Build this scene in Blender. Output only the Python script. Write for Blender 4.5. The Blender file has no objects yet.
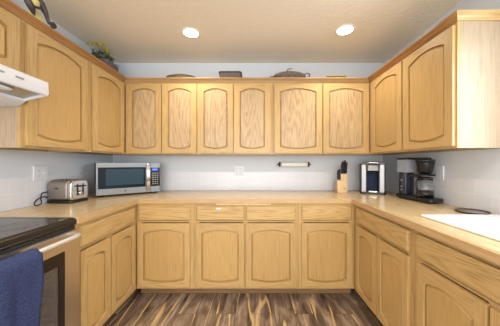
import bpy, bmesh, math, random
from mathutils import Vector, Matrix
random.seed(7)
C = bpy.context.scene.collection
PI = math.pi

# ---------------------------------------------------------------- camera, world, lights, exposure
sc = bpy.context.scene
cd = bpy.data.cameras.new('camera'); cam = bpy.data.objects.new('camera', cd); C.objects.link(cam)
cam.location = (0, 0, 1.23); cam.rotation_euler = (math.radians(90), 0, 0)
cd.sensor_width = 36; cd.lens = 36*220/500; cd.shift_x = -0.01; cd.clip_start = .05
sc.camera = cam
sc.view_settings.view_transform = 'Standard'; sc.view_settings.look = 'None'
sc.view_settings.gamma = 1; sc.view_settings.use_curve_mapping = False
sc.view_settings.exposure = 0.88

w = bpy.data.worlds.new('world'); sc.world = w; w.use_nodes = True
bg = w.node_tree.nodes['Background']; bg.inputs[0].default_value = (1, .96, .90, 1); bg.inputs[1].default_value = .80

def area(name, loc, target, sx, sy, power, col):
    l = bpy.data.lights.new(name, 'AREA'); l.shape = 'RECTANGLE'; l.size = sx; l.size_y = sy
    l.energy = power; l.color = col
    o = bpy.data.objects.new(name, l); C.objects.link(o); o.location = loc
    d = Vector(target)-Vector(loc); o.rotation_euler = d.to_track_quat('-Z', 'Y').to_euler()
    return o
area('fill_behind', (-0.2, -2.6, 1.35), (0, 0.6, 2.6), 2.8, 1.9, 62, (1, .97, .93))  # added fill light behind the camera, tilted up to brighten the ceiling
area('unseen_window_light', (1.60, .62, 1.60), (-1.2, .75, .9), .86, .9, 12, (.66, .83, 1))  # cool light from the unseen window added over the sink

# ---------------------------------------------------------------- node helpers
def newmat(name):
    m = bpy.data.materials.new(name); m.use_nodes = True
    nt = m.node_tree; b = nt.nodes['Principled BSDF']
    return m, nt, b
def plain(name, col, rough=.5, metal=0, spec=.5, emit=None, es=0, bump=None, coat=0, trans=0, ior=1.45, alpha=1):
    m, nt, b = newmat(name)
    b.inputs['Base Color'].default_value = (*col, 1); b.inputs['Roughness'].default_value = rough
    b.inputs['Metallic'].default_value = metal; b.inputs['Specular IOR Level'].default_value = spec
    b.inputs['Coat Weight'].default_value = coat; b.inputs['Transmission Weight'].default_value = trans
    b.inputs['IOR'].default_value = ior; b.inputs['Alpha'].default_value = alpha
    if emit: b.inputs['Emission Color'].default_value = (*emit, 1); b.inputs['Emission Strength'].default_value = es
    if bump:
        tc = nt.nodes.new('ShaderNodeTexCoord'); mp = nt.nodes.new('ShaderNodeMapping'); mp.inputs['Scale'].default_value = bump[1]
        n = nt.nodes.new('ShaderNodeTexNoise'); n.inputs['Scale'].default_value = bump[0]; n.inputs['Detail'].default_value = 3
        bp = nt.nodes.new('ShaderNodeBump'); bp.inputs['Strength'].default_value = bump[2]; bp.inputs['Distance'].default_value = bump[3]
        L = nt.links.new
        L(tc.outputs['Object'], mp.inputs[0]); L(mp.outputs[0], n.inputs['Vector']); L(n.outputs[0], bp.inputs['Height']); L(bp.outputs[0], b.inputs['Normal'])
        if len(bump) > 4:   # colour variation along the same noise
            r = nt.nodes.new('ShaderNodeValToRGB'); r.color_ramp.elements[0].position = .3; r.color_ramp.elements[1].position = .7
            r.color_ramp.elements[0].color = (*bump[4], 1); r.color_ramp.elements[1].color = (*col, 1)
            L(n.outputs[0], r.inputs[0]); L(r.outputs[0], b.inputs['Base Color'])
    return m
def wood(name, dark, mid, light, axis='z', rough=.34, rings=.5, var=.12, shared=False, freq=95, zig=0):
    m, nt, b = newmat(name); N = nt.nodes.new; L = nt.links.new
    tc = N('ShaderNodeTexCoord'); oi = N('ShaderNodeObjectInfo')
    mul = N('ShaderNodeMath'); mul.operation = 'MULTIPLY'; mul.inputs[1].default_value = 0 if shared else 7.3; L(oi.outputs['Random'], mul.inputs[0])
    cmb = N('ShaderNodeCombineXYZ')
    for k in range(3): L(mul.outputs[0], cmb.inputs[k])
    add = N('ShaderNodeVectorMath'); add.operation = 'ADD'; L(tc.outputs['Object'], add.inputs[0]); L(cmb.outputs[0], add.inputs[1])
    def sc3(a, c):   # long axis gets a, the others c
        return tuple(a if ax == axis else c for ax in 'xyz')
    m1 = N('ShaderNodeMapping'); m1.inputs['Scale'].default_value = sc3(2.8, 80); L(add.outputs[0], m1.inputs[0])
    n1 = N('ShaderNodeTexNoise'); n1.inputs['Scale'].default_value = 2.4; n1.inputs['Detail'].default_value = 5; n1.inputs['Roughness'].default_value = .6; L(m1.outputs[0], n1.inputs['Vector'])
    m2 = N('ShaderNodeMapping'); m2.inputs['Scale'].default_value = sc3(.50, 4.4); L(add.outputs[0], m2.inputs[0])
    n2 = N('ShaderNodeTexNoise'); n2.inputs['Scale'].default_value = 1.1; n2.inputs['Detail'].default_value = 1.5; L(m2.outputs[0], n2.inputs['Vector'])
    # contour lines of a stretched noise = cathedral figure
    k = N('ShaderNodeMath'); k.operation = 'MULTIPLY'; k.inputs[1].default_value = freq
    if zig:
        zg = N('ShaderNodeMath'); zg.operation = 'MULTIPLY_ADD'; zg.inputs[1].default_value = zig; L(n1.outputs[0], zg.inputs[0]); L(n2.outputs[0], zg.inputs[2]); L(zg.outputs[0], k.inputs[0])
    else: L(n2.outputs[0], k.inputs[0])
    s = N('ShaderNodeMath'); s.operation = 'SINE'; L(k.outputs[0], s.inputs[0])
    s2 = N('ShaderNodeMath'); s2.operation = 'MULTIPLY_ADD'; s2.inputs[1].default_value = .5*rings; s2.inputs[2].default_value = 0; L(s.outputs[0], s2.inputs[0])
    mix = N('ShaderNodeMath'); mix.operation = 'MULTIPLY_ADD'; mix.inputs[1].default_value = .22; L(s2.outputs[0], mix.inputs[0]); L(n1.outputs[0], mix.inputs[2])
    r = N('ShaderNodeValToRGB'); e = r.color_ramp.elements
    e[0].position = .22; e[0].color = (*dark, 1); e[1].position = .78; e[1].color = (*light, 1)
    x = e.new(.48); x.color = (*mid, 1)
    L(mix.outputs[0], r.inputs[0])
    h = N('ShaderNodeHueSaturation'); L(r.outputs[0], h.inputs['Color'])
    v = N('ShaderNodeMath'); v.operation = 'MULTIPLY_ADD'; v.inputs[1].default_value = var; v.inputs[2].default_value = 1-var/2; L(oi.outputs['Random'], v.inputs[0]); L(v.outputs[0], h.inputs['Value'])
    L(h.outputs[0], b.inputs['Base Color'])
    b.inputs['Roughness'].default_value = rough; b.inputs['Specular IOR Level'].default_value = .4
    bp = N('ShaderNodeBump'); bp.inputs['Strength'].default_value = .12; bp.inputs['Distance'].default_value = .002
    L(mix.outputs[0], bp.inputs['Height']); L(bp.outputs[0], b.inputs['Normal'])
    return m

OD, OM, OL = (.34,.20,.075), (.52,.338,.138), (.59,.405,.190)
M = {}
M['oak_v'] = wood('oak_vertical', OD, OM, OL, 'z', rings=.22)
M['oak_h'] = wood('oak_horizontal', OD, OM, OL, 'x', rings=.3)
M['oak_p'] = wood('oak_panel_smooth', (.38,.228,.08), (.50,.315,.120), (.555,.365,.155), 'z', rings=.12)
M['oak_c'] = wood('oak_panel_figured', (.27,.17,.085), (.47,.325,.175), (.56,.41,.24), 'z', rings=1.0, freq=210, zig=.05)
M['oak_pd'] = wood('oak_drawer', (.31,.18,.065), OM, OL, 'x', rings=.8, freq=120, zig=.03)
M['oak_y'] = wood('oak_trim', (.22,.10,.035), (.38,.19,.07), (.47,.26,.11), 'y', rings=.2)
M['oak_x'] = wood('oak_trim_back', (.28,.165,.07), (.45,.28,.13), (.53,.35,.18), 'x', rings=.2)
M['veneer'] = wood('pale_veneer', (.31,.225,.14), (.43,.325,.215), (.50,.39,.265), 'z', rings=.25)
M['toe'] = wood('toe_board', (.16,.09,.045), (.24,.145,.075), (.30,.19,.10), 'x')
TD, TM, TL = (.38,.25,.115), (.57,.41,.215), (.68,.52,.30)
M['top_x'] = wood('worktop_along_x', TD, TM, TL, 'x', rough=.22, rings=.5, shared=True)
M['top_y'] = wood('worktop_along_y', TD, TM, TL, 'y', rough=.22, rings=.5, shared=True)
M['edge_x'] = wood('edge_along_x', (.36,.21,.09), (.54,.35,.17), (.64,.44,.24), 'x')
M['edge_y'] = wood('edge_along_y', (.36,.21,.09), (.54,.35,.17), (.64,.44,.24), 'y')
M['steel'] = plain('brushed_steel', (.26,.262,.268), .40, 1, bump=(30, (1,1,25), .05, .001))
M['steel_warm'] = plain('warm_brushed_steel', (.66,.61,.555), .36, 1, bump=(30, (1,1,25), .05, .001))
M['handle'] = plain('bright_steel_handle', (.78,.77,.76), .34, .65)
M['toaster'] = plain('satin_toaster_steel', (.33,.29,.26), .5, .85)
M['chrome'] = plain('chrome', (.62,.62,.62), .14, 1)
M['black'] = plain('black_plastic', (.012,.013,.016), .3)
M['black_gloss'] = plain('black_glass', (.012,.012,.014), .05, spec=.7)
M['cooktop'] = plain('ceramic_glass', (.028,.024,.024), .08, spec=.6)
M['ring'] = plain('burner_ring_print', (.045,.04,.04), .12)
M['brownblack'] = plain('dark_brown_enamel', (.022,.015,.012), .28, spec=.35)
M['darkgrey'] = plain('dark_grey', (.05,.052,.056), .4)
M['navy'] = plain('dark_blue_gloss', (.012,.018,.04), .18, coat=.5)
M['plate'] = plain('outlet_plate', (.70,.73,.78), .4)
M['cavity_blue'] = plain('matt_dark_blue', (.018,.03,.075), .6, spec=.2)
M['white'] = plain('white_plastic', (.80,.80,.79), .4)
M['hood_white'] = plain('white_enamel_hood', (.72,.73,.76), .3)
M['sink'] = plain('white_sink_enamel', (.86,.87,.88), .15, coat=.3)
M['grey'] = plain('grey_mark', (.30,.31,.33), .5)
M['mesh'] = plain('hood_filter', (.50,.49,.48), .35, .8, bump=(220, (1,1,1), .4, .002))
M['lens'] = plain('frosted_lens', (.85,.85,.83), .5)
M['glass'] = plain('clear_glass', (.95,.97,1), .02, trans=1, ior=1.3)
M['tank'] = plain('clear_grey_plastic', (.55,.62,.72), .1, alpha=.38)
M['mwglass'] = plain('microwave_window', (.006,.012,.022), .15, spec=.3)
M['mwinner'] = plain('microwave_window_screen', (.018,.045,.07), .3, spec=.35)
M['display'] = plain('blue_display', (.02,.03,.2), .3, emit=(.05,.12,1), es=1.6)
M['ovenpane'] = plain('oven_pane', (.20,.17,.15), .05, spec=.8, alpha=.45)
M['cavity'] = plain('oven_cavity', (.16,.14,.13), .5)
M['towel'] = plain('blue_terry', (.075,.095,.21), .95, spec=.1, bump=(260, (1,1,1), 1, .006, (.022,.030,.085)))
M['yellow'] = plain('yellow_glaze', (.80,.66,.17), .3, bump=(14,(1,1,1),.1,.002,(.86,.78,.42)))
M['leafdark'] = plain('dark_brown_glaze', (.05,.035,.035), .45, bump=(30,(1,1,1),.4,.004,(.11,.085,.085)))
M['leaf'] = plain('green_leaf', (.07,.12,.05), .5, bump=(30,(1,1,1),.3,.002,(.20,.25,.17)))
M['flower'] = plain('yellow_petal', (.75,.62,.16), .6)
M['wicker'] = plain('dark_wicker', (.30,.23,.19), .7, bump=(90,(1,1,2.5),1,.006,(.045,.03,.026)))
M['tan_wicker'] = plain('tan_wicker', (.34,.25,.13), .7, bump=(70,(1,1,2),1,.006,(.13,.085,.04)))
M['blockwood'] = wood('block_wood', (.50,.33,.16), (.66,.46,.25), (.74,.55,.33), 'z')
M['trim_ring'] = plain('lamp_trim', (.85,.84,.80), .4)
M['lamp'] = plain('lamp_glow', (1,1,1), .5, emit=(1,.93,.82), es=9)
M['cord'] = plain('cord', (.015,.02,.03), .4)

# ceiling, walls, tiles, floor
def ceiling_mat():
    m, nt, b = newmat('knockdown_ceiling'); N = nt.nodes.new; L = nt.links.new
    b.inputs['Base Color'].default_value = (.88,.80,.67,1); b.inputs['Roughness'].default_value = .85
    tc = N('ShaderNodeTexCoord'); n = N('ShaderNodeTexNoise'); n.inputs['Scale'].default_value = 26; n.inputs['Detail'].default_value = 4
    r = N('ShaderNodeValToRGB'); r.color_ramp.elements[0].position = .45; r.color_ramp.elements[1].position = .58
    bp = N('ShaderNodeBump'); bp.inputs['Strength'].default_value = .22; bp.inputs['Distance'].default_value = .005
    L(tc.outputs['Object'], n.inputs['Vector']); L(n.outputs[0], r.inputs[0]); L(r.outputs[0], bp.inputs['Height']); L(bp.outputs[0], b.inputs['Normal'])
    return m
M['ceiling'] = ceiling_mat()
M['wall'] = plain('wall_paint', (.64,.68,.735), .8, bump=(120,(1,1,1),.12,.002))
def tile_mat(name, horiz):
    m, nt, b = newmat(name); N = nt.nodes.new; L = nt.links.new
    tc = N('ShaderNodeTexCoord'); sp = N('ShaderNodeSeparateXYZ'); cb = N('ShaderNodeCombineXYZ')
    L(tc.outputs['Object'], sp.inputs[0]); L(sp.outputs['X' if horiz == 'x' else 'Y'], cb.inputs[0]); L(sp.outputs['Z'], cb.inputs[1])
    br = N('ShaderNodeTexBrick'); br.offset = 0; br.inputs['Scale'].default_value = 1
    br.inputs['Brick Width'].default_value = .108; br.inputs['Row Height'].default_value = .108; br.inputs['Mortar Size'].default_value = .0016
    br.inputs['Mortar Smooth'].default_value = .3
    br.inputs['Color1'].default_value = (.70,.725,.79,1); br.inputs['Color2'].default_value = (.73,.75,.81,1); br.inputs['Mortar'].default_value = (.85,.86,.90,1)
    L(cb.outputs[0], br.inputs['Vector']); L(br.outputs['Color'], b.inputs['Base Color'])
    b.inputs['Roughness'].default_value = .25
    bp = N('ShaderNodeBump'); bp.inputs['Strength'].default_value = .3; bp.inputs['Distance'].default_value = .002; bp.invert = True
    L(br.outputs['Fac'], bp.inputs['Height']); L(bp.outputs[0], b.inputs['Normal'])
    return m
M['tile_x'] = tile_mat('white_tile_back', 'x'); M['tile_y'] = tile_mat('white_tile_side', 'y')
def floor_mat():
    m, nt, b = newmat('rustic_laminate'); N = nt.nodes.new; L = nt.links.new
    tc = N('ShaderNodeTexCoord'); sp = N('ShaderNodeSeparateXYZ'); cb = N('ShaderNodeCombineXYZ')
    L(tc.outputs['Object'], sp.inputs[0]); L(sp.outputs['Y'], cb.inputs[0]); L(sp.outputs['X'], cb.inputs[1])
    br = N('ShaderNodeTexBrick'); br.offset = .37; br.inputs['Scale'].default_value = 1
    br.inputs['Brick Width'].default_value = 1.1; br.inputs['Row Height'].default_value = .16; br.inputs['Mortar Size'].default_value = .0015
    br.inputs['Color1'].default_value = (0,0,0,1); br.inputs['Color2'].default_value = (1,1,1,1); br.inputs['Mortar'].default_value = (.5,.5,.5,1)
    L(cb.outputs[0], br.inputs['Vector'])
    # shift the figure from plank to plank
    sh = N('ShaderNodeVectorMath'); sh.operation = 'MULTIPLY_ADD'; sh.inputs[1].default_value = (.25,.5,.3); L(br.outputs['Color'], sh.inputs[0]); L(tc.outputs['Object'], sh.inputs[2])
    def noise(scale, xs, ys, det, dist=0):
        mp = N('ShaderNodeMapping'); mp.inputs['Scale'].default_value = (xs, ys, 1); L(sh.outputs[0], mp.inputs[0])
        n = N('ShaderNodeTexNoise'); n.inputs['Scale'].default_value = scale; n.inputs['Detail'].default_value = det; n.inputs['Distortion'].default_value = dist
        L(mp.outputs[0], n.inputs['Vector']); return n
    n1 = noise(1, 13, 3.2, 7, .8); n2 = noise(1, 4.6, .55, 1.5, .35); n3 = noise(1, 70, 4, 3)
    r = N('ShaderNodeValToRGB'); e = r.color_ramp.elements
    e[0].position = .30; e[0].color = (.045,.030,.022,1); e[1].position = .75; e[1].color = (.42,.33,.26,1)
    x = e.new(.46); x.color = (.17,.115,.078,1); x = e.new(.6); x.color = (.28,.205,.15,1)
    L(n1.outputs[0], r.inputs[0])
    # narrow blond streaks where the slow noise crosses .5
    r2 = N('ShaderNodeValToRGB'); e = r2.color_ramp.elements; e[0].position = .497; e[0].color = (0,0,0,1); e[1].position = .532; e[1].color = (0,0,0,1)
    x = e.new(.508); x.color = (1,1,1,1); x = e.new(.518); x.color = (.9,.9,.9,1)
    L(n2.outputs[0], r2.inputs[0])
    mx = N('ShaderNodeMix'); mx.data_type = 'RGBA'; L(r2.outputs[0], mx.inputs[0]); L(r.outputs[0], mx.inputs[6]); mx.inputs[7].default_value = (.58,.40,.20,1)
    # fine grain
    mg = N('ShaderNodeMix'); mg.data_type = 'RGBA'; mg.blend_type = 'MULTIPLY'; mg.inputs[0].default_value = .7
    r3 = N('ShaderNodeValToRGB'); r3.color_ramp.elements[0].position = .3; r3.color_ramp.elements[0].color = (.45,.45,.45,1); r3.color_ramp.elements[1].position = .6
    L(n3.outputs[0], r3.inputs[0]); L(mx.outputs[2], mg.inputs[6]); L(r3.outputs[0], mg.inputs[7])
    sm = N('ShaderNodeMix'); sm.data_type = 'RGBA'; L(br.outputs['Fac'], sm.inputs[0]); L(mg.outputs[2], sm.inputs[6]); sm.inputs[7].default_value = (.02,.012,.01,1)
    L(sm.outputs[2], b.inputs['Base Color']); b.inputs['Roughness'].default_value = .38
    return m
M['floor'] = floor_mat()

# ---------------------------------------------------------------- mesh helpers
class MB:
    def __init__(s): s.v = []; s.f = []; s.m = []; s.sm = []
    def add(s, vs, fs, mat=0, smooth=False):
        o = len(s.v); s.v += [tuple(p) for p in vs]
        for f in fs: s.f.append([i+o for i in f]); s.m.append(mat); s.sm.append(smooth)
        return s
    def box(s, x0, x1, y0, y1, z0, z1, mat=0):
        x0, x1 = sorted((x0, x1)); y0, y1 = sorted((y0, y1)); z0, z1 = sorted((z0, z1))
        return s.add([(x0,y0,z0),(x1,y0,z0),(x1,y1,z0),(x0,y1,z0),(x0,y0,z1),(x1,y0,z1),(x1,y1,z1),(x0,y1,z1)],
              [(0,3,2,1),(4,5,6,7),(0,1,5,4),(1,2,6,5),(2,3,7,6),(3,0,4,7)], mat)
    def prism(s, pts, a, b, plane='xy', mat=0, smooth=False):
        # closed polygon extruded from a to b along the remaining axis
        def P(p, h): return {'xy': (p[0],p[1],h), 'xz': (p[0],h,p[1]), 'yz': (h,p[0],p[1])}[plane]
        n = len(pts); vs = [P(p,a) for p in pts]+[P(p,b) for p in pts]
        s.add(vs, [tuple(range(n))[::-1], tuple(range(n,2*n))], mat)
        o = len(s.v)-2*n
        for i in range(n):
            j = (i+1)%n; s.f.append([o+i,o+j,o+n+j,o+n+i]); s.m.append(mat); s.sm.append(smooth)
        return s
    def lathe(s, prof, c=(0,0,0), n=28, mat=0, sx=1, sy=1, axis='z', cap=True):
        vs = []; fs = []
        for r, h in prof:
            for k in range(n):
                a = 2*PI*k/n; p = (r*math.cos(a)*sx, r*math.sin(a)*sy, h)
                if axis == 'x': p = (p[2], p[0], p[1])
                if axis == 'y': p = (p[0], p[2], p[1])
                vs.append((p[0]+c[0], p[1]+c[1], p[2]+c[2]))
        for i in range(len(prof)-1):
            for k in range(n):
                j = (k+1)%n; fs.append((i*n+k, i*n+j, (i+1)*n+j, (i+1)*n+k))
        s.add(vs, fs, mat, True)
        o = len(s.v)-len(vs)
        for i, rev in ((0, True), (len(prof)-1, False)):
            if cap and prof[i][0] > 1e-5:
                idx = [o+i*n+k for k in range(n)]; s.f.append(idx[::-1] if rev else idx); s.m.append(mat); s.sm.append(False)
        return s
    def tube(s, pts, r, n=10, mat=0, flat=1.0):
        pts = [Vector(p) for p in pts]; vs = []; up = Vector((0,0,1)); prev = None
        for i, p in enumerate(pts):
            t = (pts[min(i+1,len(pts)-1)]-pts[max(i-1,0)]).normalized()
            a = t.cross(up) if abs(t.dot(up)) < .95 else t.cross(Vector((0,1,0)))
            a.normalize()
            if prev is not None and a.dot(prev) < 0: a = -a
            prev = a; b = t.cross(a).normalized(); rr = r[i] if isinstance(r, (list,tuple)) else r
            for k in range(n):
                q = 2*PI*k/n; vs.append(p+a*math.cos(q)*rr+b*math.sin(q)*rr*flat)
        fs = [(i*n+k, i*n+(k+1)%n, (i+1)*n+(k+1)%n, (i+1)*n+k) for i in range(len(pts)-1) for k in range(n)]
        fs += [tuple(range(n))[::-1], tuple((len(pts)-1)*n+k for k in range(n))]
        return s.add(vs, fs, mat, True)
    def build(s, name, mats, parent=None, loc=(0,0,0), rz=0, bevel=0, seg=2, sub=0, autosm=False):
        me = bpy.data.meshes.new(name); me.from_pydata(s.v, [], s.f)
        for x in (mats if isinstance(mats, (list,tuple)) else [mats]): me.materials.append(x)
        for p, mi, sm in zip(me.polygons, s.m, s.sm): p.material_index = mi; p.use_smooth = sm
        bm = bmesh.new(); bm.from_mesh(me); bmesh.ops.recalc_face_normals(bm, faces=bm.faces); bm.to_mesh(me); bm.free()
        o = bpy.data.objects.new(name, me); C.objects.link(o); o.location = loc; o.rotation_euler = (0,0,rz)
        if parent: o.parent = parent
        if bevel:
            b = o.modifiers.new('bevel', 'BEVEL'); b.width = bevel; b.segments = seg; b.limit_method = 'ANGLE'; b.angle_limit = math.radians(40); b.use_clamp_overlap = True
            if seg > 1:
                for p in me.polygons: p.use_smooth = True
                b.harden_normals = True
        if sub:
            q = o.modifiers.new('sub', 'SUBSURF'); q.levels = q.render_levels = sub
        return o
def tag(o, label=None, cat=None, group=None, kind=None):
    if label: o['label'] = label
    if cat: o['category'] = cat
    if group: o['group'] = group
    if kind: o['kind'] = kind
    return o
def empty(name, loc, label, cat, rz=0, group=None):
    o = bpy.data.objects.new(name, None); C.objects.link(o); o.location = loc; o.rotation_euler = (0,0,rz)
    return tag(o, label, cat, group)
def rrect(x0, x1, y0, y1, r, n=5):
    p = []
    for cx, cy, a0 in ((x1-r,y1-r,0),(x0+r,y1-r,90),(x0+r,y0+r,180),(x1-r,y0+r,270)):
        for k in range(n+1):
            a = math.radians(a0+90*k/n); p.append((cx+r*math.cos(a), cy+r*math.sin(a)))
    return p

# ---------------------------------------------------------------- room
XL, XR, YB, ZC = -1.69, 1.52, 2.62, 2.42
Y0 = -3.0
ZT = .907; ZU = .870          # worktop top and underside
def struct(name, mb, mat, **k): return tag(mb.build(name, mat, **k), kind='structure')
struct('floor', MB().box(XL-.1, XR+.1, Y0, YB+.1, -.06, 0), M['floor'])
struct('ceiling', MB().box(XL-.1, XR+.1, Y0, YB+.1, ZC, ZC+.06), M['ceiling'])
WY0, WY1, WZ0, WZ1 = .12, 1.12, 1.14, 2.06      # unseen window over the sink, added as a source of cool light
def wall(name, x0, x1, y0, y1, tb, tmat):
    mb = MB()
    if name == 'wall_right':
        for b in ((y0,WY0,0,ZC),(WY1,y1,0,ZC),(WY0,WY1,0,WZ0),(WY0,WY1,WZ1,ZC)): mb.box(x0, x1, *b)
    else: mb.box(x0, x1, y0, y1, 0, ZC)
    mb.box(*tb, mat=1)
    return struct(name, mb, [M['wall'], tmat], bevel=0)
TH = ZT+.216
# two courses of tile over the worktop, then paint
for nm, b, t, tm in (('wall_back', (XL-.1, XR+.1, YB, YB+.1), (XL+.006, XR-.006, YB-.006, YB, ZT, TH), 'tile_x'),
                     ('wall_left', (XL-.1, XL, Y0, YB), (XL, XL+.006, .3, YB-.006, ZT, TH), 'tile_y'),
                     ('wall_right', (XR, XR+.1, Y0, YB), (XR-.006, XR, .2, YB-.006, ZT, TH), 'tile_y')):
    wall(nm, *b, t, M[tm])
# tile pattern lines are set out from the worktop height
for o in (bpy.data.objects['wall_back'], bpy.data.objects['wall_left'], bpy.data.objects['wall_right']):
    for v in o.data.vertices: v.co.z -= ZT
    o.location.z = ZT

wf = MB()
for b in ((WY0,WY0+.04,WZ0,WZ1),(WY1-.04,WY1,WZ0,WZ1),(WY0+.04,WY1-.04,WZ0,WZ0+.04),(WY0+.04,WY1-.04,WZ1-.04,WZ1),((WY0+WY1)/2-.02,(WY0+WY1)/2+.02,WZ0+.04,WZ1-.04)):
    wf.box(XR+.03, XR+.07, *b)
win = struct('unseen_window_1', wf, M['white'])

# ---------------------------------------------------------------- cabinets
ROT = {'back': 0, 'left': PI/2, 'right': -PI/2}
def face_root(name, side, a0, a1, z0, face, label, cat):
    """local x runs to the right as seen from the room, local -y comes out of the face; origin at the middle of the face's foot"""
    c = (a0+a1)/2
    loc = {'back': (c, face, z0), 'left': (face, c, z0), 'right': (face, -c, z0)}[side]
    return empty(name, loc, label, cat, ROT[side])
def arch(u, z, rise): return z+rise*(1-u*u)
def contour(x0, x1, z0, z1, top, bot, t, n=14):
    """closed outline: arched top edge, sagging bottom edge, inset by t"""
    p = []
    for k in range(n+1):
        u = -1+2*k/n; p.append(((x0+x1)/2+u*((x1-x0)/2-t), z1-t+top*(1-u*u)))
    for k in range(n+1):
        u = 1-2*k/n; p.append(((x0+x1)/2+u*((x1-x0)/2-t), z0+t-bot*(1-u*u)))
    return p
def door(parent, x0, x1, z0, z1, label=None, th=.020, st=.048, top=.031, bot=.023, name='door', panel='oak_p', upper=False):
    if upper: st, top, bot, tm, bm = .058, .036, .024, .046, .040
    else: tm, bm = .059, .042
    ox0, ox1 = x0+st, x1-st; oz0, oz1 = z0+bm+bot, z1-tm-top
    mb = MB(); e = .005
    # stiles (bevelled outer corner)
    for a, b in ((x0, ox0), (ox1, x1)):
        mb.box(a, b, -th, -.0005, z0, z1, 0)
    n = 14
    for topside in (True, False):
        vs = []; 
        for k in range(n+1):
            u = -1+2*k/n; x = ox0+(ox1-ox0)*k/n
            zi = oz1+top*(1-u*u) if topside else oz0-bot*(1-u*u)
            zo = z1 if topside else z0
            vs += [(x,-th,zi),(x,-th,zo),(x,-.0005,zi),(x,-.0005,zo)]
        fs = []
        for k in range(n):
            a = 4*k; b = a+4
            fs += [(a,b,b+1,a+1), (a+2,a+3,b+3,b+2), (a,a+2,b+2,b), (a+1,b+1,b+3,a+3)]
        mb.add(vs, fs, 1)
    d = mb.build(name, [M['oak_v'], M['oak_h']], parent)
    for k, v in enumerate(d.data.vertices): pass
    # raised panel
    rings = [(0.000, -.003), (.0022, -.003), (.0032, -.005), (.015, -.0145), (.0162, -.0160)]
    vs = []; fs = []; N = 2*(n+1)
    for t, y in rings:
        vs += [(p[0], y, p[1]) for p in contour(ox0, ox1, oz0, oz1, top, bot, t, n)]
    for r in range(len(rings)-1):
        for k in range(N):
            j = (k+1)%N; fs.append((r*N+k, r*N+j, (r+1)*N+j, (r+1)*N+k))
    fs.append(tuple((len(rings)-1)*N+k for k in range(N)))
    MB().add(vs, fs, 0).build('door_panel', M[panel], d)
    if label: d['label'] = label
    return d
def drawer(parent, x0, x1, z0, z1, name='drawer_front', label=None):
    mb = MB(); e = .009
    mb.add([(x0,-.001,z0),(x1,-.001,z0),(x1,-.001,z1),(x0,-.001,z1),
            (x0,-.012,z0),(x1,-.012,z0),(x1,-.012,z1),(x0,-.012,z1),
            (x0+e,-.019,z0+e),(x1-e,-.019,z0+e),(x1-e,-.019,z1-e),(x0+e,-.019,z1-e)],
           [(0,1,2,3),(0,4,5,1),(1,5,6,2),(2,6,7,3),(3,7,4,0),(4,8,9,5),(5,9,10,6),(6,10,11,7),(7,11,8,4),(8,11,10,9)])
    o = mb.build(name, M['oak_pd'], parent)
    if label: o['label'] = label
    return o
def cabinet(name, side, a0, a1, z0, z1, face, depth, stiles, rails, doors=(), drawers=(), label='', cat='cabinet', drop=0, toe=None, open_top=False, panel='oak_p'):
    root = face_root(name, side, a0, a1, z0, face, label, cat); c = (a0+a1)/2
    t = .016; h = z1-z0; l, r = a0-c+.0005, a1-c-.0005; bt = drop
    mb = MB()
    mb.box(l, l+t, .019, depth, 0, h); mb.box(r-t, r, .019, depth, 0, h)
    mb.box(l+t, r-t, depth-.008, depth, 0, h); mb.box(l+t, r-t, .019, depth-.008, bt, bt+t)
    if not open_top: mb.box(l+t, r-t, .019, depth-.008, h-t, h)
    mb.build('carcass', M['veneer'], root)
    fb = MB(); ss = [(s0-c, s1-c) for s0, s1 in stiles]
    ss[0] = (l, ss[0][1]); ss[-1] = (ss[-1][0], r)
    for s0, s1 in ss: fb.box(s0, s1, 0, .019, 0, h, 0)
    for i in range(len(ss)-1):
        for r0, r1 in rails: fb.box(ss[i][1], ss[i+1][0], 0, .019, r0-z0, r1-z0, 1)
    fb.build('face_frame', [M['oak_v'], M['oak_h']], root)
    ds = [door(root, d[0]-c, d[1]-c, d[2]-z0, d[3]-z0, panel=panel, upper=z0 > 1) for d in doors]
    dr = [drawer(root, d[0]-c, d[1]-c, d[2]-z0, d[3]-z0) for d in drawers]
    if toe:
        MB().box(l, r, .075, .09, toe-z0, -.001).build('toe_board', M['toe'], root)
        # plinth sides that carry the cabinet
        MB().box(l, l+t, .09, depth, toe-z0, -.001).box(r-t, r, .09, depth, toe-z0, -.001).box(l+t, r-t, depth-t, depth, toe-z0, -.001).build('plinth', M['oak_v'], root)
    return root, ds, dr

UZ0, UZ1 = 1.320, 2.075
D0, D1 = 1.334, 2.055
FB = 2.31; FL = -1.369; FR = 1.203
s = 1/96.1
def ux(px): return (px-255)*s
upr = [(UZ0, UZ0+.035), (UZ1-.04, UZ1)]
# back uppers: three two-door cabinets
cabinet('wall_cabinet', 'back', FL+.001, ux(197), UZ0, UZ1, FB, .309, [(FL, ux(129)), (ux(160), ux(163)), (ux(195), ux(197))], upr,
        [(ux(126.2), ux(161), D0, D1), (ux(162), ux(196), D0, D1)], label='upper two-door cabinet on the back wall nearest the microwave', drop=.02, panel='oak_c')
cabinet('wall_cabinet', 'back', ux(197), ux(272.3), UZ0, UZ1, FB, .309, [(ux(197), ux(200)), (ux(232), ux(235)), (ux(269), ux(272.3))], upr,
        [(ux(198), ux(233), D0, D1), (ux(234), ux(270.5), D0, D1)], label='middle upper two-door cabinet on the back wall, with strong cathedral grain', drop=.02, panel='oak_c')
cabinet('wall_cabinet', 'back', ux(272.3), FR-.001, UZ0, UZ1, FB, .309, [(ux(272.3), ux(277)), (ux(321), ux(325)), (ux(366), FR)], upr,
        [(ux(274.5), ux(322), D0, D1), (ux(323.3), ux(369), D0, D1)], label='upper two-door cabinet on the back wall above the white tube holder', drop=.02, panel='oak_c')
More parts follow.
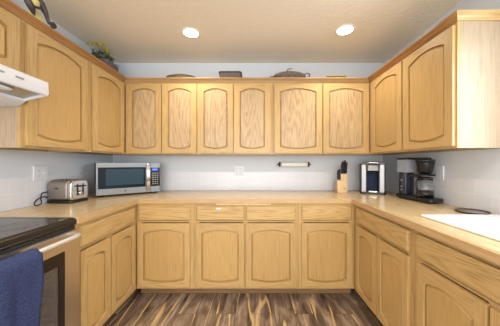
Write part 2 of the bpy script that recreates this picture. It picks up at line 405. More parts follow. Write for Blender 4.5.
# left uppers
cabinet('wall_cabinet', 'left', .52, 1.279, 1.722, UZ1, FL, .32, [(.52, .56), (.88, .92), (1.235, 1.28)], [(1.722, 1.752), (UZ1-.04, UZ1)],
        [(.54, .895, 1.737, D1), (.905, 1.262, 1.737, D1)], label='short upper cabinet directly above the white range hood', drop=.0)
cabinet('wall_cabinet', 'left', 1.281, 1.806, UZ0, UZ1, FL, .32, [(1.281, 1.335), (1.75, 1.806)], upr,
        [(1.306, 1.778, D0, D1)], label='upper cabinet with one wide arched door between range hood and left corner', drop=.02)
cabinet('wall_cabinet', 'left', 1.807, YB-.001, UZ0, UZ1, FL, .32, [(1.807, 1.86), (2.22, YB)], upr,
        [(1.835, 2.272, D0, D1)], label='single-door upper cabinet in the left back corner, under the flower basket', drop=.02)
# right uppers (local x = -world y)
cabinet('wall_cabinet', 'right', -(YB-.001), -1.307, UZ0, UZ1, FR, .316, [(-YB, -2.20), (-1.80, -1.745), (-1.34, -1.307)], upr,
        [(-2.235, -1.783, D0, D1), (-1.762, -1.318, D0, D1)], label='upper two-door cabinet on the right wall with a plain pale end panel', drop=.02)

# crown moulding swept round the three runs, with a return at the right end
def sweep(path, prof, name, mats, matf):
    """path: corners in plan; prof: (out, z) pairs; outwards = to the right of travel"""
    n = len(path); P = [Vector((p[0], p[1])) for p in path]; rows = []
    for i in range(n):
        d1 = (P[i]-P[i-1]).normalized() if i else (P[1]-P[0]).normalized()
        d2 = (P[i+1]-P[i]).normalized() if i < n-1 else d1
        n1 = Vector((d1.y, -d1.x)); n2 = Vector((d2.y, -d2.x)); b = (n1+n2).normalized(); k = 1/max(.2, b.dot(n1))
        rows.append([(P[i].x+b.x*k*o, P[i].y+b.y*k*o, z) for o, z in prof])
    mb = MB(); m = len(prof)
    for i in range(n-1):
        mb.add(rows[i]+rows[i+1], [(k, (k+1)%m, m+(k+1)%m, m+k) for k in range(m)], matf(i))
    mb.add(rows[0], [tuple(range(m))], matf(0)); mb.add(rows[-1], [tuple(range(m))], matf(n-2))
    return mb.build(name, mats)
prof = [(.001,2.076),(.008,2.076),(.010,2.083),(.016,2.087),(.022,2.095),(.034,2.101),(.038,2.104),(.042,2.106),(.042,2.114),(.001,2.114)]
prof = [(o, z-.002) for o, z in prof]
cr = sweep([(FL,.40),(FL,FB),(FR,FB),(FR,1.307),(XR,1.307)], prof, 'trim_1', [M['oak_y'], M['oak_x'], M['oak_h']], lambda i: {0:0,1:1,2:0,3:2}[i])
tag(cr, kind='structure')

# base cabinets
BF = 2.0; LF = -1.077; RF = .905; TK = .088; BT = .868
def bx(px): return (px-255)/111.2
DZ0, DZ1 = .711, .840; BZ0, BZ1 = .110, .687
br = [(TK, TK+.04), (.692, .706), (BT-.03, BT)]
cabinet('base_cabinet', 'back', LF+.001, -.564, TK, BT, BF, .612, [(LF, bx(141)), (bx(188), -.564)], br,
        [(bx(137.5), bx(189.7), BZ0, BZ1)], [(bx(137.5), bx(189.7), DZ0, DZ1)], label='base cabinet in the back run, single door and drawer beside the left corner', toe=.001)
cb2, _, dr2 = cabinet('base_cabinet', 'back', -.564, .398, TK, BT, BF, .612, [(-.564, bx(199)), (bx(243), bx(248)), (bx(293), .398)], br,
        [(bx(196), bx(244), BZ0, BZ1), (bx(246), bx(296), BZ0, BZ1)], [(bx(196), bx(244), DZ0, DZ1), (bx(246), bx(296), DZ0, DZ1)],
        label='wide middle base cabinet of the back run with two doors and two drawers', toe=.001)
c2 = (-.564+.398)/2
MB().box(bx(216)-c2, bx(271)-c2, -.022, -.001, .850-TK, .8655-TK).build('cutting_board', M['blockwood'], cb2, bevel=.002)
MB().box(bx(216)-c2, bx(221)-c2, -.0198, -.0192, .812-TK, .826-TK).build('sticker', M['white'], dr2[0])
cabinet('base_cabinet', 'back', .399, RF-.001, TK, BT, BF, .612, [(.399, bx(304)), (bx(350), RF)], br,
        [(bx(301.7), bx(352), BZ0, BZ1)], [(bx(301.7), bx(352), DZ0, DZ1)], label='base cabinet in the back run, single door and drawer beside the right corner', toe=.001)
cabinet('base_cabinet', 'left', 1.313, YB-.005, TK, BT, LF, .605, [(1.313, 1.36), (1.60, 1.65), (1.92, YB)], br,
        [(1.335, 1.612, BZ0, BZ1), (1.625, 1.945, BZ0, BZ1)], [(1.335, 1.945, DZ0, DZ1)], label='left base cabinet, two doors under one wide drawer, next to the range', toe=.001)
cabinet('base_cabinet', 'right', -(YB-.005), -1.250, TK, BT, RF, .608, [(-YB, -1.91), (-1.635, -1.585), (-1.30, -1.250)], br,
        [(-1.935, -1.618, BZ0, BZ1), (-1.602, -1.279, BZ0, BZ1)], [(-1.935, -1.279, DZ0, DZ1)], label='right base cabinet, two doors under one wide drawer, below the coffee machines', toe=.001)
cabinet('sink_cabinet', 'right', -1.249, -.36, TK, BT, RF, .608, [(-1.249, -1.20), (-.85, -.81), (-.42, -.36)], br,
        [(-1.205, -.842, BZ0, BZ1), (-.828, -.39, BZ0, BZ1)], [(-1.218, -.39, DZ0, DZ1)], label='sink base cabinet with long false drawer front below the white sink', toe=.001, open_top=True)

# ---------------------------------------------------------------- worktop
EL, ER, EB = -1.05, .866, 1.975     # front edges (left run, right run, back run)
g = .001; SX0, SX1, SY0, SY1 = 1.018, 1.452, .518, 1.312   # sink cut-out
wt = empty('worktop', (0, 2.3, ZU), 'U-shaped wood-look worktop running round the three walls', 'worktop')
mb = MB(); l, r, bk = XL+.007, XR-.007, YB-.007; e = .012
mb.prism([(l,1.313),(EL-e,1.313),(EL-e,EB+e),(l,bk)], ZU, ZT, mat=1)
mb.prism([(l,bk),(EL-e,EB+e),(ER+e,EB+e),(r,bk)], ZU, ZT, mat=0)
mb.prism([(r,bk),(ER+e,EB+e),(ER+e,SY1),(r,SY1)], ZU, ZT, mat=1)
mb.box(ER+e, SX0, SY0, SY1, ZU, ZT, 1); mb.box(SX1, r, SY0, SY1, ZU, ZT, 1); mb.box(ER+e, r, .25, SY0, ZU, ZT, 1)
o = mb.build('worktop_surface', [M['top_x'], M['top_y']], wt)
o.location = (0,-2.3,-ZU)
mb = MB()
mb.prism([(EL-e+g/2,1.313),(EL,1.313),(EL,EB),(EL-e+g/2,EB+e)], ZU-.003, ZT-.001, mat=1)
mb.prism([(EL,EB),(ER,EB),(ER+e,EB+e-g/2),(EL-e,EB+e-g/2)], ZU-.003, ZT-.001, mat=0)
mb.prism([(ER,EB),(ER,.25),(ER+e-g/2,.25),(ER+e-g/2,EB+e)], ZU-.003, ZT-.001, mat=1)
o = mb.build('edge_strip', [M['edge_x'], M['edge_y']], wt); o.location = (0,-2.3,-ZU); o['label'] = 'oak edge strip along the front of the worktop'

# ---------------------------------------------------------------- sink
def sink():
    root = empty('sink', (1.235, .915, ZT), 'white drop-in double-bowl kitchen sink in the right worktop', 'sink')
    mb = MB(); X0, X1, Y0_, Y1_ = -.235, .235, -.415, .415; zt = .013
    bowls = [(-.195, .165, -.385, -.05), (-.195, .165, -.02, .315)]
    # rim as a grid of plates round the bowls
    for a in ((X0,-.195,Y0_,Y1_),(.165,X1,Y0_,Y1_),(-.195,.165,Y0_,-.385),(-.195,.165,-.05,-.02),(-.195,.165,.315,Y1_)):
        mb.box(a[0], a[1], a[2], a[3], .0005, zt)
    mb2 = MB()
    for b in bowls:
        x0, x1, y0, y1 = b; n = None; rings = [(0,zt-.001,.02),(.008,0,.035),(.02,-.14,.05),(.05,-.17,.06),(.12,-.175,.05)]
        vs = []; fs = []; 
        for t, z, rr in rings:
            p = rrect(x0+t, x1-t, y0+t, y1-t, rr, 5); n = len(p); vs += [(q[0],q[1],z) for q in p]
        for i in range(len(rings)-1):
            fs += [(i*n+k, i*n+(k+1)%n, (i+1)*n+(k+1)%n, (i+1)*n+k) for k in range(n)]
        fs.append(tuple((len(rings)-1)*n+k for k in range(n)))
        mb2.add(vs, fs, 0, True)
    mb.build('sink_rim', M['sink'], root, bevel=.004, seg=3)
    b = mb2.build('bowl', M['sink'], root); m = b.modifiers.new('s', 'SOLIDIFY'); m.thickness = .004; m.offset = -1
    for y in (-.2175, .1475): MB().lathe([(.0,.0),(.035,0),(.04,.004),(.03,.006),(0,.002)], (-.015,y,-.174), 20).build('drain', M['steel'], root)
sink()

# ---------------------------------------------------------------- range and hood
def stove():
    y0, y1 = .552, 1.309; W = y1-y0
    # local frame as the cabinets on the left wall: x = world y, -y = into the room, front plane at x=-1.06
    root = empty('range', (-1.075, (y0+y1)/2, 0), 'stainless steel electric range with a black glass cooktop', 'range', PI/2)
    h = W/2; D = .595
    mb = MB()
    mb.box(-h, -h+.02, .0, D, .05, .862); mb.box(h-.02, h, .0, D, .05, .862); mb.box(-h+.02, h-.02, D-.02, D, .05, .862)
    mb.box(-h+.02, h-.02, 0, D-.02, .84, .862); mb.box(-h+.02, h-.02, 0, D-.02, .05, .07)
    mb.box(-h+.05, h-.05, .05, .1, .0, .05)
    for x in (-h+.04, h-.07):
        mb.box(x, x+.03, .45, .48, 0, .05)
    mb.build('oven_body', M['darkgrey'], root)
    cv = MB(); cv.box(-h+.06,h-.06,.45,.46,.2,.75); cv.box(-h+.05,-h+.06,.005,.46,.2,.75); cv.box(h-.06,h-.05,.005,.46,.2,.75); cv.box(-h+.06,h-.06,.005,.45,.2,.21); cv.box(-h+.06,h-.06,.005,.45,.74,.75)
    cv.build('oven_cavity', M['cavity'], root)
    for z in (.36, .50, .62):
        rk = MB()
        for k in range(17): rk.box(-h+.07+k*(W-.14)/16-.0015, -h+.07+k*(W-.14)/16+.0015, .02, .44, z, z+.004)
        rk.box(-h+.065, h-.065, .015, .021, z-.002, z+.006); rk.box(-h+.065, h-.065, .43, .436, z-.002, z+.006)
        rk.build('oven_rack', M['chrome'], root)
    # cooktop with rounded front rail
    ct = MB(); ct.box(-h+.012, h-.012, .012, D, .893, .9055); ct.build('cooktop_glass', M['cooktop'], root, bevel=.002)
    rail = MB(); rail.prism([(.02,.863),(-.005,.863),(.0-.012,.872),(-.015,.886),(-.011,.897),(-.002,.904),(.012,.907),(.012,.892),(.02,.892)], -h, h, 'yz')
    rail.box(-h, -h+.012, .02, D, .863, .907); rail.box(h-.012, h, .02, D, .863, .907); rail.box(-h+.012, h-.012, .02, D, .863, .8925)
    rail.build('cooktop_rail', M['brownblack'], root, bevel=.0015)
    for (x, y, rr) in ((-.19,.15,.115),(.19,.15,.09),(-.19,.42,.08),(.19,.42,.105)):
        b = MB(); 
        for q in (rr, rr*.62):
            b.lathe([(q-.003,.0),(q-.003,.0006),(q,.0006),(q,0)], (x,y,.9056), 40, cap=False)
        b.build('burner_ring', M['ring'], root)
    mk = MB().box(h-.075,h-.06,.02,.03,.9056,.9062).box(h-.055,h-.045,.02,.03,.9056,.9062); mk.build('cooktop_mark', M['grey'], root)
    # back guard
    bg_ = MB().box(-h, h, D-.05, D, .908, 1.06); bg_.build('back_guard', M['steel_warm'], root, bevel=.006)
    for x in (-.3,-.22,.22,.3):
        MB().lathe([(.022,0),(.022,.014),(.018,.02),(0,.02)], (0,0,0), 20, axis='y').build('knob', M['black'], root).location = (x, D-.072, .99)
    # vent trim between rail and door
    MB().box(-h+.004, h-.004, -.008, 0, .846, .862).build('vent_trim', M['black'], root)
    # door: frame, dark glass border, inner pane
    x0, x1, z0, z1 = -h+.003, h-.003, .21, .843; f = -.034; bk_ = -.004
    fx0, fx1, fz0, fz1 = x0+.10, x1-.10, .29, .748
    d = MB(); d.box(x0, fx0, f, bk_, z0, z1); d.box(fx1, x1, f, bk_, z0, z1); d.box(fx0, fx1, f, bk_, z0, fz0); d.box(fx0, fx1, f, bk_, fz1, z1)
    dd = d.build('oven_door', M['steel_warm'], root)
    ix0, ix1, iz0, iz1 = fx0+.035, fx1-.035, .35, .682
    d = MB(); y_ = f+.002
    d.box(fx0, ix0, y_, bk_, fz0, fz1); d.box(ix1, fx1, y_, bk_, fz0, fz1); d.box(ix0, ix1, y_, bk_, fz0, iz0); d.box(ix0, ix1, y_, bk_, iz1, fz1)
    d.build('window_border', M['brownblack'], dd)
    MB().box(ix0, ix1, y_+.004, y_+.008, iz0, iz1).build('window_pane', M['ovenpane'], dd)
    hz = .838-.018; hb = MB(); hx = h-.055
    pts = [(-hx-.012,-.034,hz-.004),(-hx-.004,-.062,hz),(-hx+.02,-.078,hz)]+[(-hx+.02+k*(2*hx-.04)/12, -.078-.004*math.sin(PI*k/12), hz) for k in range(1,12)]+[(hx-.02,-.078,hz),(hx+.004,-.062,hz),(hx+.012,-.034,hz-.004)]
    hb.tube(pts, .013, 14); hb.build('door_handle', M['handle'], dd)
    # bottom drawer
    MB().box(x0, x1, f, bk_, .055, .20).build('storage_drawer', M['steel_warm'], root, bevel=.004)
stove()
# towel over the handle
def towel():
    y0, y1 = .665, .995; ztop = .838-.018+.019; xo = -1.075+.078   # handle centre line in x
    prof = []
    for k in range(26): prof.append((.022+.0004*k, -.46+k*(.46/25)))            # room side, from hem up
    prof = prof + [(.021*math.cos(a), .021*math.sin(a)*.9) for a in [PI*k/8 for k in range(1,8)]] + [(-.021, -.30*k/16) for k in range(0,17)]
    nx = 30; vs = []; fs = []
    for i, (ox, oz) in enumerate(prof):
        for j in range(nx+1):
            u = j/nx; fall = max(0, min(1, -oz/.12))
            wv = fall*(.004*math.sin(u*13+1)+.0035*math.sin(u*27+oz*9))
            if ox < 0: wv = abs(wv)*.4+0
            y = y0+(y1-y0)*u + fall*.004*math.sin(oz*16+u*3) - (.008*fall*(-oz) if u > .5 else 0)
            vs.append((ox+wv if ox > 0 else ox-0*wv, y, oz))
    n = nx+1
    for i in range(len(prof)-1):
        for j in range(nx): fs.append((i*n+j, i*n+j+1, (i+1)*n+j+1, (i+1)*n+j))
    o = MB().add(vs, fs, 0, True).build('dish_towel', M['towel'], None, (xo, 0, .820))
    m = o.modifiers.new('s', 'SOLIDIFY'); m.thickness = .006; m.offset = 1
    tag(o, 'blue terry dish towel hanging over the oven door handle', 'towel')
towel()

def hood():
    y0, y1 = .52, 1.278; root = empty('range_hood', (-1.5, (y0+y1)/2, 1.556), 'white under-cabinet range hood above the stove', 'range hood')
    def T(p): return (p[0]+1.5, p[1]-1.556)
    a, b = y0-(y0+y1)/2, y1-(y0+y1)/2
    mb = MB()
    # shell: top, sloped front, end cheeks, back box
    side = [T(p) for p in [(-1.689,1.72),(-1.40,1.72),(-1.212,1.702),(-1.20,1.694),(-1.197,1.628),(-1.205,1.617),(-1.33,1.587),(-1.377,1.556),(-1.689,1.556)]]
    def cheek(p0, p1): mb.prism(side, p0, p1, 'xz')
    cheek(a, a+.012); cheek(b-.012, b)
    top = [T(p) for p in [(-1.689,1.72),(-1.40,1.72),(-1.212,1.702),(-1.20,1.694),(-1.197,1.628),(-1.205,1.617),(-1.215,1.617),(-1.215,1.69),(-1.40,1.708),(-1.689,1.708)]]
    mb.prism(top, a+.012, b-.012, 'xz')
    low = [T(p) for p in [(-1.33,1.600),(-1.33,1.587),(-1.377,1.556),(-1.689,1.556),(-1.689,1.57),(-1.385,1.57),(-1.345,1.600)]]
    mb.prism(low, a+.012, b-.012, 'xz')
    mb.build('hood_shell', M['hood_white'], root, bevel=.002)
    pan = [T(p) for p in [(-1.216,1.628),(-1.329,1.600),(-1.329,1.606),(-1.216,1.634)]]
    MB().prism(pan, a+.013, b-.013, 'xz').build('filter_panel', M['mesh'], root)
    ln = MB(); n = 20; c = T((-1.27,1.612))
    ln.lathe([(0,-.012),(.7,-.009),(1,0),(0,.002)], (c[0], .18, c[1]), 24, sx=.03, sy=.075); ln.build('hood_lamp', M['lens'], root)
    for (py, w_) in ((.10,.05),(.20,.04)):
        MB().box(T((-1.1975,0))[0], T((-1.193,0))[0], py, py+w_, .103, .112).build('switch', M['grey'], root, bevel=.002)
hood()

# ---------------------------------------------------------------- recessed ceiling lights
def downlight(x, y, label, power=19):
    root = empty('ceiling_light', (x, y, ZC), label, 'ceiling light', group='recessed ceiling lights')
    MB().lathe([(.066,-.001),(.068,-.006),(.084,-.005),(.088,-.001)], n=36, cap=False).build('trim_ring', M['trim_ring'], root)
    MB().lathe([(0,-.004),(.066,-.0035),(.066,-.001),(0,-.001)], n=36).build('lamp_lens', M['lamp'], root)
    l = bpy.data.lights.new('lamp_light', 'SPOT'); l.energy = power; l.color = (1,.91,.77); l.spot_size = math.radians(140); l.spot_blend = .9; l.shadow_soft_size = .07
    o = bpy.data.objects.new('lamp_light', l); C.objects.link(o); o.parent = root; o.location = (0,0,-.03)
downlight(-.585, 2.01, 'recessed round ceiling light on the left')
downlight(.805, 1.968, 'recessed round ceiling light on the right')
# unseen pair of downlights, added to light the doors from above and in front
downlight(-.585, .25, 'added unseen ceiling light over the middle of the room, left', 34)
downlight(.805, .25, 'added unseen ceiling light over the middle of the room, right', 34)

# ---------------------------------------------------------------- microwave
def microwave():
    W, Dp, H = .56, .29, .306
    fl = Vector((-1.467, 2.03)); ang = math.radians(38.6); ex = Vector((math.cos(ang), math.sin(ang))); ey = Vector((-ex.y, ex.x))
    c = fl+ex*W/2
    root = empty('microwave', (c.x, c.y, ZT+.001), 'stainless and black countertop microwave standing across the left corner', 'microwave', ang)
    f = .018
    MB().box(-W/2, W/2, .022, Dp, f, f+H).build('casing', M['darkgrey'], root, bevel=.004)
    for x in (-W/2+.04, W/2-.04):
        for y in (.05, Dp-.05): MB().lathe([(.014,0),(.014,f),(0,f)], (x,y,0), 14).build('foot', M['black'], root)
    X = lambda u: -W/2+u*W
    Z = lambda v: f+v*H
    d = MB(); d.box(X(0), X(.83), 0, .021, Z(.855), Z(1)); d.box(X(0), X(.83), 0, .021, Z(0), Z(.19))
    d.box(X(0), X(.025), 0, .021, Z(.19), Z(.855)); d.box(X(.75), X(.83), 0, .021, Z(.19), Z(.855))
    dd = d.build('microwave_door', M['steel'], root, bevel=.001)
    MB().box(X(.025), X(.75), .003, .02, Z(.19), Z(.855)).build('door_glass', M['mwglass'], dd)
    MB().box(X(.135), X(.715), .002, .0028, Z(.29), Z(.80)).build('door_screen', M['mwinner'], dd)
    h = MB(); n = 14; hx = X(.785)
    pts = [(hx, 0-.028*math.sin(PI*k/n)**.6-.004, Z(.03+.94*k/n)) for k in range(n+1)]
    vs = []; 
    for p in pts: vs += [(p[0]-.016,p[1],p[2]),(p[0]+.016,p[1],p[2]),(p[0]+.016,p[1]+.008,p[2]),(p[0]-.016,p[1]+.008,p[2])]
    fs = [(4*i+k,4*i+(k+1)%4,4*i+4+(k+1)%4,4*i+4+k) for i in range(n) for k in range(4)]+[(0,1,2,3),(4*n,4*n+1,4*n+2,4*n+3)]
    h.add(vs, fs); h.build('microwave_handle', M['chrome'], dd, bevel=.002)
    MB().lathe([(.008,0),(.008,.001),(0,.001)], (X(.42),-.0012,Z(.095)), 16, axis='y').build('badge', M['darkgrey'], dd)
    p = MB(); p.box(X(.835), X(1), 0, .021, Z(.83), Z(1)); p.box(X(.835), X(1), 0, .021, Z(0), Z(.19)); p.box(X(.835), X(1), 0, .021, Z(.19), Z(.83), 1)
    pp = p.build('control_panel', [M['steel'], M['black_gloss']], root, bevel=.001)
    MB().box(X(.865), X(.955), -.001, -.0003, Z(.74), Z(.80)).build('display', M['display'], pp)
    for r_ in range(6):
        for q in range(3):
            MB().box(X(.865+.04*q), X(.888+.04*q), -.001, -.0003, Z(.26+.072*r_), Z(.295+.072*r_)).build('button', M['grey'], pp)
microwave()

# ---------------------------------------------------------------- toaster
def toaster():
    root = empty('toaster', (-1.556, 1.834, ZT+.001), 'brushed steel two-slot toaster on the left worktop', 'toaster', math.radians(-5))
    L_, Wd, H = .212, .165, .185   # length along x
    def body(x0, x1, rings=None):
        mb = MB(); n = 12
        sec = []
        for k in range(n+1):
            a = PI*k/n; sec.append((math.copysign(abs(math.cos(a))**.45, math.cos(a))*Wd/2, .125+(H-.125)*abs(math.sin(a))**.6))
        sec = [(Wd/2-.004,.022),(Wd/2,.05)]+sec+[(-Wd/2,.05),(-Wd/2+.004,.022)]
        mb.prism(sec, x0, x1, 'yz', smooth=True)
        return mb
    b = body(-L_/2, L_/2-.035).build('toaster_body', M['toaster'], root); q = b.modifiers.new('b','BEVEL'); q.width = .018; q.segments = 4; q.limit_method = 'ANGLE'; q.angle_limit = math.radians(50)
    c = body(L_/2-.034, L_/2).build('end_cap', M['chrome'], root); q = c.modifiers.new('b','BEVEL'); q.width = .01; q.segments = 3
    MB().prism(rrect(-L_/2-.004, L_/2+.004, -Wd/2-.004, Wd/2+.004, .02), 0, .021).build('toaster_base', M['black'], root)
    for y in (-.032, .032):
        MB().box(-.08, .05, y-.012, y+.014, H-.004, H+.0012).build('slot', M['black'], root)
    # end cap: dark slide slot, lever, dial
    e = L_/2
    MB().box(e, e+.002, -.030, -.018, .055, .150).build('lever_slot', M['black'], c)
    MB().box(e, e+.002, .022, .034, .055, .150).build('lever_slot', M['black'], c)
    MB().box(e+.002, e+.022, -.036, .040, .127, .138).build('lever', M['black'], c, bevel=.004)
    MB().lathe([(.017,0),(.017,.012),(.013,.016),(0,.016)], (e,0.0,.075), 20, axis='x').build('dial', M['chrome'], c)
    MB().prism([(-.02+.017*math.cos(2*PI*k/20), .118+.0055*math.sin(2*PI*k/20)) for k in range(20)], -Wd/2-.0012, -Wd/2-.0002, 'xz').build('badge', M['black'], b)
toaster()
crd = MB(); pts = []
ctrl = [(-1.655,1.80,.965),(-1.672,1.73,.975),(-1.672,1.67,.965),(-1.665,1.635,.935),(-1.66,1.65,.913),(-1.655,1.69,.9125),(-1.655,1.715,.935),(-1.668,1.735,.975),(-1.676,1.75,1.02)]
ctrl = [(-1.673,1.772,.950),(-1.671,1.750,.962),(-1.667,1.71,.960),(-1.664,1.675,.945),(-1.655,1.65,.925),(-1.645,1.648,.9135),(-1.640,1.672,.9125),(-1.645,1.695,.925),(-1.655,1.70,.955),(-1.664,1.715,.985),(-1.670,1.735,.995),(-1.672,1.785,.995)]
def smooth_path(c, n=6):
    c = [Vector(p) for p in c]; out = []
    for i in range(len(c)-1):
        p0, p1, p2, p3 = c[max(i-1,0)], c[i], c[i+1], c[min(i+2,len(c)-1)]
        for k in range(n):
            t = k/n; out.append(.5*((2*p1)+(-p0+p2)*t+(2*p0-5*p1+4*p2-p3)*t*t+(-p0+3*p1-3*p2+p3)*t**3))
    return out+[c[-1]]
tag(crd.tube(smooth_path(ctrl), .0042, 8).build('power_cord', M['cord']), 'dark power cord looped behind the toaster against the left wall', 'cord')

# ---------------------------------------------------------------- wall outlets (built in a face frame like the cabinets)
def outlet(side, a, z, gang, label, wallpos, name='wall_outlet', kinds=None):
    loc = {'back': (a, wallpos, z), 'left': (wallpos, a, z), 'right': (wallpos, -a, z)}[side]
    root = empty(name, loc, label, 'outlet', ROT[side])
    w_ = .07+.046*(gang-1)
    MB().box(-w_/2, w_/2, -.012, -.0005, -.058, .058).build('cover_plate', M['plate'], root, bevel=.003)
    for g_ in range(gang):
        cx = (g_-(gang-1)/2)*.046; k = (kinds or ['socket']*gang)[g_]
        if k == 'socket':
            for zz in (-.021, .021):
                so = MB().prism(rrect(cx-.014, cx+.014, zz-.013, zz+.013, .007), -.014, -.0122, 'xz').build('socket', M['plate'], root, bevel=.001)
                mb = MB(); mb.box(cx-.0075, cx-.005, -.0146, -.0141, zz-.004, zz+.006); mb.box(cx+.005, cx+.0075, -.0146, -.0141, zz-.004, zz+.005)
                mb.box(cx-.002, cx+.002, -.0146, -.0141, zz-.010, zz-.006); mb.build('socket_holes', M['grey'], so)
        else:
            MB().box(cx-.012, cx+.012, -.0138, -.0122, -.026, .026).box(cx-.005, cx+.005, -.024, -.0138, -.002, .010).build('switch_lever', M['plate'], root, bevel=.001)
outlet('left', 1.728, 1.150, 2, 'white double wall plate with socket and switch above the toaster', XL, kinds=['socket','switch'])
outlet('back', -.19, 1.142, 2, 'white double socket plate on the back wall near the middle', YB, kinds=['socket','socket'])
outlet('right', -1.80, 1.150, 1, 'white single socket plate on the right wall behind the drip coffee maker', XR)

# ---------------------------------------------------------------- tube holder under the back cabinets
def holder():
    z = 1.214; x0, x1 = .25, .665; root = empty('paper_towel_holder', ((x0+x1)/2, YB, z), 'white tube holder with dark ends on the back wall under the cabinets', 'paper towel holder')
    h = (x1-x0)/2; y = -.045
    MB().lathe([(.028,0),(.029,.003),(.029,.302),(.028,.305)], (-h+.055,y,0), 24, axis='x').build('tube', M['white'], root)
    for s_ in (-1, 1):
        b = MB(); b.lathe([(.010,0),(.030,.002),(.030,.014),(.012,.020),(0,.020)] if s_ > 0 else [(.0,-.020),(.012,-.020),(.030,-.014),(.030,-.002),(.010,0)], (s_*(h-.046),y,0), 22, axis='x')
        b.box(s_*(h-.040), s_*(h-.030), y, -.001, -.010, .010)
        b.lathe([(.006,0),(.006,.02),(0,.02)] if s_ > 0 else [(0,-.02),(.006,-.02),(.006,0)], (s_*(h-.03),y,0), 12, axis='x')
        b.build('end_bracket', M['navy'] if s_ < 0 else M['darkgrey'], root)
holder()

# ---------------------------------------------------------------- knife block with knives
def knife_block():
    root = empty('knife_block', (.945, 2.42, ZT+.001), 'light wood knife block on the back worktop, left of the pod coffee maker', 'knife block', math.radians(-6))
    MB().prism([(-.045,0),(.075,0),(.06,.145),(-.04,.205)], -.012, .058, 'yz').build('block', M['blockwood'], root, bevel=.003)
    MB().prism([(-.062,0),(-.0455,0),(-.0455,.135),(-.062,.128)], -.052, .040, 'yz').build('front_slot_block', M['blockwood'], root, bevel=.002)
    MB().prism([(-.045,0),(.07,0),(.06,.10),(-.04,.135)], -.052, -.0125, 'yz').build('side_block', M['blockwood'], root, bevel=.003)
    MB().box(.012, .034, -.0635, -.0622, .040, .056).build('block_badge', M['grey'], root)
    return root
kb = knife_block()
def knife(x, y, z, L_, lean, label):
    root = empty('kitchen_knife', (0,0,0), label, 'knife', group='knives in the block')
    m = Matrix.Translation((x, y, z)) @ Matrix.Rotation(math.radians(-6), 4, 'Z') @ Matrix.Rotation(lean, 4, 'X')
    root.matrix_world = m
    MB().box(-.0015, .0015, -.010, .010, -.010, .006).build('blade', M['chrome'], root)
    h = MB(); h.tube([(0,0,.0065),(0,-.001,.02),(0,.002,L_*.4),(0,.001,L_*.75),(0,-.004,L_*.95),(0,-.006,L_)], [.013,.015,.014,.016,.015,.008], 10, flat=1)
    for i, v in enumerate(h.v): h.v[i] = (v[0]*.72, v[1]*1.15, v[2])
    h.build('knife_handle', M['black'], root)
bx0, by0 = .945, 2.42
for (dx, dy, dz, L_, lab) in ((.006,-.022,.196,.115,'large black-handled knife at the front left of the block top'),(.030,-.022,.196,.125,'tallest black-handled knife at the front of the block'),
        (.048,-.020,.196,.105,'black-handled knife at the front right of the block top'),(.012,.015,.176,.115,'black-handled knife in the rear left slot'),(.042,.015,.176,.120,'black-handled knife in the rear right slot'),
        (-.032,-.028,.133,.10,'black-handled knife in the low left side of the block'),(-.032,.004,.128,.09,'short black-handled knife at the back of the low side block')):
    knife(bx0+dx, by0+dy, ZT+dz+.012, L_+(.02 if dz > .15 else .012), math.radians(8), lab)

# ---------------------------------------------------------------- pod coffee maker
def pod_maker():
    root = empty('pod_coffee_maker', (1.272, 2.395, ZT+.001), 'silver and black pod coffee maker in the right back corner', 'coffee maker', math.radians(-24))
    W, D, H = .225, .27, .325
    # side cheeks around a cavity
    mb = MB()
    for s_ in (-1, 1):
        a, b = sorted((s_*W/2, s_*.055))
        mb.prism(rrect(a, b, -D/2+.015, D/2, .012), .02, H-.02)
    mb.prism(rrect(-.056, .056, .0, D/2, .005), .02, H-.02)
    mb.build('housing', M['steel'], root)
    MB().box(-.054, .054, -.004, -.0005, .03, H-.03).build('cavity_back', M['cavity_blue'], root)
    for s_ in (-1,1):
        a, b = sorted((s_*(W/2+.006), s_*(W/2+.0005)))
        MB().box(a, b, -D/2+.05, D/2+.004, .01, H-.01).build('side_panel', M['black'], root, bevel=.003)
    MB().prism(rrect(-W/2-.008, W/2+.008, -D/2-.015, D/2+.01, .03), 0, .0195).build('base', M['black'], root, bevel=.003)
    MB().prism(rrect(-.053, .053, -D/2-.008, -.006, .02), .0197, .034).build('drip_tray', M['chrome'], root, bevel=.003)
    hd = MB(); hd.prism([(-D/2-.018,H-.085),(-.006,H-.085),(-.006,H-.021),(-D/2-.004,H-.021)], -.053, .053, 'yz'); hd.build('brew_head', M['steel'], root, bevel=.008, seg=3)
    MB().lathe([(.012,0),(.016,.028),(0,.028)], (0,-.085,H-.114), 16).build('spout', M['black'], root)
    lid = MB(); n = 10
    pr = [(-W/2-.008, H-.0195)]+[(-W/2-.008+(W+.016)*k/n, H-.0195+.006+.026*math.sin(PI*k/n)**.6) for k in range(n+1)]+[(W/2+.008, H-.0195)]
    lid.prism(pr, -D/2-.012, D/2+.004, 'xz'); lid.build('lid', M['black'], root, bevel=.004)
    h = MB(); h.tube(smooth_path([(-.06,-D/2-.012,H-.03),(-.05,-D/2-.026,H-.004),(0,-D/2-.030,H+.001),(.05,-D/2-.026,H-.004),(.06,-D/2-.012,H-.03)],4), .007, 8); h.build('lift_handle', M['chrome'], root)
pod_maker()

